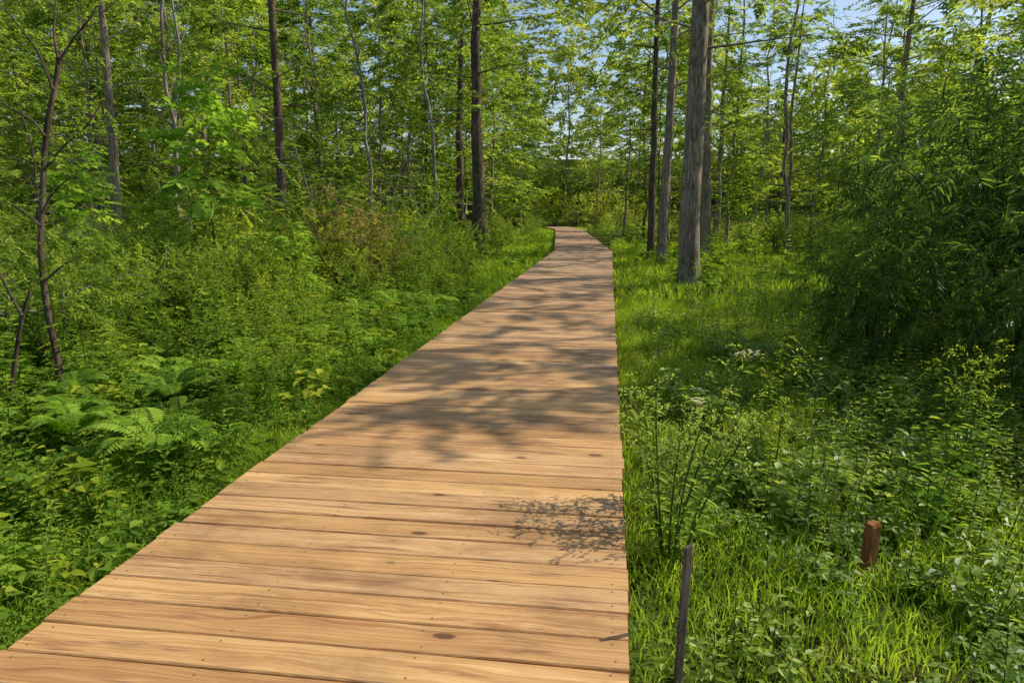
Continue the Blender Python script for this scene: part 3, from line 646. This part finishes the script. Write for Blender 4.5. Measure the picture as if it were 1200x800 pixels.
stuff('low_weeds', [field(2300, (-7, -1.75), (.8, 12), W_s + B_t + B_s, .06, .7, 1.2, None, .5)], [M_weed, M_stem], 'low broad-leaved ground plants along the left side of the boardwalk', 'weeds')
stuff('low_weeds', [field(1800, (.15, 6), (1.2, 10), W_s + B_s, .1, .6, 1.2, lambda x, y: np.where((y > 4.2) & (x < 1.7), .12 + .6 * (sn(x, y, 2.6) > .15), .2 + .8 * (sn(x, y, 1.9) > -.25)), .5),
                    field(150, (.5, 5), (2.7, 8), B_t, .3, .6, 1.0, lambda x, y: 1.0 * (sn(x, y + 3, 2.2) > .1), .5)], [M_weedR, M_stem], 'low leafy ground plants along the right side of the boardwalk', 'weeds')
stuff('tall_weeds', [field(400, (.6, 7), (2.6, 13), W_t[:3], .4, .35, .85, lambda x, y: np.where(x < 1.7, .3 * (sn(x, y, 2) > .1), .9), .7)], [M_weedR, M_stem], 'upright weeds below the dark bush right of the boardwalk', 'weeds')
stuff('far_undergrowth', [field(2300, (-34, 24), (13, 56), F_t, .5, .6, 1.3, None, 2.2)], [M_under, M_stem], 'waist-high green undergrowth filling the wood floor farther away', 'undergrowth')

# ------------------------------------------------------------------ grass
def grass(n, xr, yr, clear, h0, h1, w, dens=None, avoid=1.0, farw=False):
    x = rng.uniform(*xr, n * 4); y = rng.uniform(*yr, n * 4)
    ok = (dd(x, y) > clear) & (np.hypot(x, y) > avoid) & (x > -y * 1.0 - 1.2) & (x < y * .57 + 1.2)
    if dens is not None: ok &= rng.uniform(0, 1, n * 4) < dens(x, y)
    x = x[ok][:n]; y = y[ok][:n]; k = len(x)
    h = rng.uniform(h0, h1, k) * (1 + .5 * sn(x, y, 2.3)); a = rng.uniform(0, 6.28, k); b = rng.uniform(0, 6.28, k); l = rng.uniform(.1, .9, k) * h
    w_ = w * rng.uniform(.6, 1.3, k) * (1 + y * .06 if farw else 1)
    B = np.stack([x, y, gz(x, y) - .01], 1); H = np.stack([np.cos(a), np.sin(a), 0 * a], 1); S = np.stack([np.cos(b), np.sin(b), 0 * b], 1)
    out = np.zeros((k, 6, 3))
    for j, (t, ww) in enumerate([(0, 1), (.55, .8), (1, .12)]):
        c = B + H * (l * t * t)[:, None] + UP * (h * t * (1 - .18 * t))[:, None]
        out[:, 2 * j] = c - S * (w_ * ww / 2)[:, None]; out[:, 2 * j + 1] = c + S * (w_ * ww / 2)[:, None]
    bs = (np.arange(k) * 6)[:, None]; Q = np.stack([bs + [[0, 1, 3, 2]], bs + [[2, 3, 5, 4]]], 1).reshape(-1, 4)
    T = .5 + .25 * sn(x, y, 1.4) + .1 * sn(x, y, 4) + rng.normal(0, .14, k)
    return out.reshape(-1, 3), Q, np.repeat(T, 2), np.zeros(2 * k, int)
stuff('grass', [grass(60000, (.1, 3.8), (1.0, 12), .01, .05, .16, .0055, lambda x, y: np.clip(1.2 - .22 * x, .25, 1) * np.clip(.65 + .7 * sn(x, y, 2.7), .12, 1)),
                grass(30000, (.1, 7), (11, 34), .01, .08, .22, .011, None, 1, True)], [M_grass], 'bright green grass growing along the right edge of the boardwalk', 'grass')
stuff('grass', [grass(38000, (-3.2, -1.75), (.8, 13), .01, .07, .22, .006, lambda x, y: np.clip(1.0 - .6 * (-1.9 - x), .15, 1)),
                grass(24000, (-7, -1.7), (12, 57), .01, .08, .26, .012, lambda x, y: np.clip(1.5 - .35 * dd(x, y), .1, 1), 1, True)], [M_grass], 'fresh grass fringe along the left edge of the boardwalk', 'grass')

# ------------------------------------------------------------------ foreground plants, right
def flower_plant(loc, h, nst, label, fl=True, wide=.35, lean=(0, 0), mat=None):
    e = empty('flowering_weed', (loc[0], loc[1], float(gz(*loc)))); st = Geo(); lf = Geo()
    for i in range(nst):
        a = i * 2.4 + rng.normal(0, .3); r = wide * rng.uniform(.3, 1); hh = h * (rng.uniform(.6, .95) if i else 1.0)
        t = np.linspace(0, 1, 8)[:, None]; hv = np.array([math.cos(a), math.sin(a), 0])
        p = hv * (.05 * (i > 0) + r * t ** 1.3) + UP * hh * (t - .06 * t ** 3) + np.array([lean[0], lean[1], 0]) * t ** 2
        st.add(*tube(p, np.linspace(.006, .002, 8), 5, .5, 0))
        f = lambda tt: np.array([np.interp(tt, t[:, 0], p[:, c]) for c in range(3)]).T
        m = 22; tt = np.linspace(.15, .95, m); az = np.arange(m) * 2.4 + i; PP = f(tt)
        lf.add(*leaves(PP, np.stack([np.cos(az), np.sin(az), .35 + 0 * az], 1) + rng.normal(0, .15, (m, 3)), UP + rng.normal(0, .3, (m, 3)), .10 * (1.1 - .55 * tt) * rng.uniform(.7, 1.2, m), .014, .5 + rng.normal(0, .12, m), 0, .2, .5))
        for k in range(10):
            o = f(.5 + .5 * k / 9); a2 = rng.uniform(0, 6.28); d = nrm(np.array([math.cos(a2), math.sin(a2), .9])); ll = h * .15 * (1.25 - .6 * k / 9)
            pp = np.array([o, o + d * ll * .55, o + d * ll + hv * .01]); st.add(*tube(pp, [.0018, .0013, .0008], 3, .5, 0))
            m = 10; q = pp[2] + rng.normal(0, 1, (m, 3)) * [.014, .014, .006]
            lf.add(*leaves(q, rng.normal(0, 1, (m, 3)) * [1, 1, .4], UP + rng.normal(0, .5, (m, 3)), .013, .010, 1.0 + rng.normal(0, .15, m)))
            m = 5; q = o + d * ll * np.linspace(.15, .9, m)[:, None]
            lf.add(*leaves(q, d + rng.normal(0, .6, (m, 3)), UP + rng.normal(0, .3, (m, 3)), .032, .007, .7 + rng.normal(0, .1, m)))
        if fl and i in (0, 3):
            fg = Geo(); o = p[-1]; sz = .06 if i == 0 else .03
            for k in range(14):
                b2 = k * 2.4; rr_ = sz * math.sqrt((k + .5) / 14); c2 = o + np.array([math.cos(b2) * rr_, math.sin(b2) * rr_, .04 + rng.normal(0, .006)])
                fg.add(*tube(np.array([o, (o + c2) / 2 + UP * .004, c2]), [.001, .0008, .0006], 3, .3, 0))
                m = 6; fg.add(*leaves(np.repeat(c2[None], m, 0), np.stack([np.cos(np.arange(m) * 1.05), np.sin(np.arange(m) * 1.05), np.full(m, .3)], 1), np.repeat(UP[None], m, 0) + rng.normal(0, .1, (m, 3)), .011, .009, .5 + rng.normal(0, .15, m)))
            link('flower_head', mesh_of('flower_head', fg.data(), [M_flower]), e)
    tag(e, label, 'plant'); link('stems', mesh_of('stems', st.data(), [M_stem], True), e); link('leaves', mesh_of('leaves', lf.data(), [mat or M_weed]), e)
flower_plant((.31, 2.9), .95, 10, 'tall pale-flowering weed beside the right edge of the boardwalk', True, .23, (.08, .08), M_pale)
flower_plant((1.25, 5.3), .62, 3, 'thin upright weed in front of the left end of the dark bush', False, .1)
flower_plant((2.0, 4.1), .85, 4, 'feathery upright weed in front of the dark bush', False, .16)
flower_plant((2.35, 3.3), .75, 4, 'tall seedy weed at the right edge of the picture', False, .14)
flower_plant((.95, 3.9), .5, 3, 'slender short weed between the pale-flowering weed and the dark bush', False, .1)
flower_plant((1.7, 6.3), .7, 4, 'upright weed at the left foot of the large dark bush', False, .12)

def leafy(loc, h, n, L, W, mat, label, name='leafy_plant'):
    e = empty(name, (loc[0], loc[1], float(gz(*loc)))); st = Geo(); lf = Geo()
    for i in range(n):
        a = i * 2.4; r = rng.uniform(.05, .26) * min(1, h / .3); hh = h * rng.uniform(.5, 1); t = np.linspace(0, 1, 5)[:, None]
        p = np.array([math.cos(a), math.sin(a), 0]) * r * t + UP * hh * t; st.add(*tube(p, np.linspace(.004, .0015, 5), 4, .5, 0))
        m = 12; tt = np.linspace(.25, 1, m); az = np.arange(m) * 2.4 + a; PP = p[0] + (p[-1] - p[0]) * tt[:, None]
        lf.add(*leaves(PP, np.stack([np.cos(az), np.sin(az), .25 + 0 * az], 1), UP + rng.normal(0, .3, (m, 3)), L * rng.uniform(.5, 1.1, m), W * rng.uniform(.6, 1.1, m), .5 + rng.normal(0, .15, m), 0, .25, .35))
    tag(e, label, 'plant'); link('stems', mesh_of('stems', st.data(), [M_stem], True), e); link('leaves', mesh_of('leaves', lf.data(), [mat]), e)
leafy((1.5, 3.3), .45, 9, .07, .036, M_fern, 'light green broad-leaved plant behind the reddish stake')
leafy((1.8, 3.8), .5, 9, .07, .036, M_weed, 'leafy plant in front of the dark bush, above the reddish stake')
leafy((1.42, 2.55), .26, 8, .05, .025, M_weedR, 'low leafy plant in the lower right, below the reddish stake')
leafy((1.25, 2.78), .18, 5, .05, .028, M_weedR, 'small leafy plant touching the right side of the reddish stake')
leafy((.94, 2.80), .14, 5, .045, .026, M_weedR, 'small leafy plant touching the left side of the reddish stake')
leafy((-2.55, 2.25), .42, 9, .08, .065, M_yel, 'yellow-green roundish-leaved plant near the left edge of the picture')
leafy((-2.75, 3.0), .42, 8, .06, .045, M_yel, 'second yellow-green plant behind the one nearest the left edge')
leafy((-2.25, 1.75), .26, 7, .07, .04, M_fern, 'low broad-leaved plant at the lower left beside the boardwalk')
leafy((-3.3, 5.2), .5, 7, .06, .045, M_yel, 'yellowish leafy plant in front of the crooked tree')

def stake(loc, h, w, d, mat, lean, label):
    e = empty('stake', (loc[0], loc[1], float(gz(*loc)))); e.rotation_euler = (lean[0], lean[1], .5)
    rings = [(-.12, 1), (h * .5, .98), (h * .95, .96), (h, .75)]
    V = []
    for z, s in rings:
        for sx, sy in ((-1, -.85), (-.85, -1), (.85, -1), (1, -.85), (1, .85), (.85, 1), (-.85, 1), (-1, .85)):
            V.append((sx * w / 2 * s, sy * d / 2 * s, z + (.008 if sx > 0 and z > h * .8 else 0)))
    Q = []
    for r in range(3):
        for k in range(8): Q.append([r * 8 + k, r * 8 + (k + 1) % 8, r * 8 + 8 + (k + 1) % 8, r * 8 + 8 + k])
    b = 24; Q += [[b, b + 1, b + 2, b + 3], [b, b + 3, b + 4, b + 7], [b + 4, b + 5, b + 6, b + 7]]
    me = mesh_of('shaft', (np.array(V, float), np.array(Q), np.full(len(Q), .5), np.zeros(len(Q), int)), [mat])
    link('shaft', me, e); tag(e, label, 'stake')
stake((.25, 2.05), .50, .024, .018, M_stake, (-.02, .05), 'thin weathered grey wooden stake beside the right edge of the boardwalk')
stake((1.10, 2.87), .25, .052, .045, M_redstake, (.02, 0), 'short reddish-brown wooden stake half hidden in the weeds at right')

# ------------------------------------------------------------------ camera, light, sky
cam = bpy.data.cameras.new('camera'); co = bpy.data.objects.new('camera', cam); COL.objects.link(co)
co.location = (0, 0, 1.28); co.rotation_euler = (math.radians(90 - 10.6), 0, math.radians(7.85))
cam.sensor_width = 36; cam.lens = 24.6; cam.clip_end = 1000; cam.clip_start = .05
scene.camera = co
elv, azm = math.radians(41), math.radians(63)
S = np.array([math.cos(elv) * math.sin(azm), math.cos(elv) * math.cos(azm), math.sin(elv)])
from mathutils import Vector
sl = bpy.data.lights.new('sun', 'SUN'); sl.energy = 5.0; sl.angle = math.radians(.5); sl.color = (1, .94, .82)
so = bpy.data.objects.new('sun', sl); COL.objects.link(so); so.rotation_euler = Vector(-S).to_track_quat('-Z', 'Y').to_euler(); so.location = tuple(S * 50)
wd = bpy.data.worlds.new('World'); scene.world = wd; wd.use_nodes = True; nt = wd.node_tree
bgn = nt.nodes['Background']; sk = nt.nodes.new('ShaderNodeTexSky'); sk.sky_type = 'NISHITA'; sk.sun_disc = False
sk.sun_elevation = elv; sk.sun_rotation = azm; nt.links.new(sk.outputs[0], bgn.inputs[0]); bgn.inputs[1].default_value = .14
scene.view_settings.view_transform = 'Standard'; scene.view_settings.look = 'None'; scene.view_settings.exposure = 0
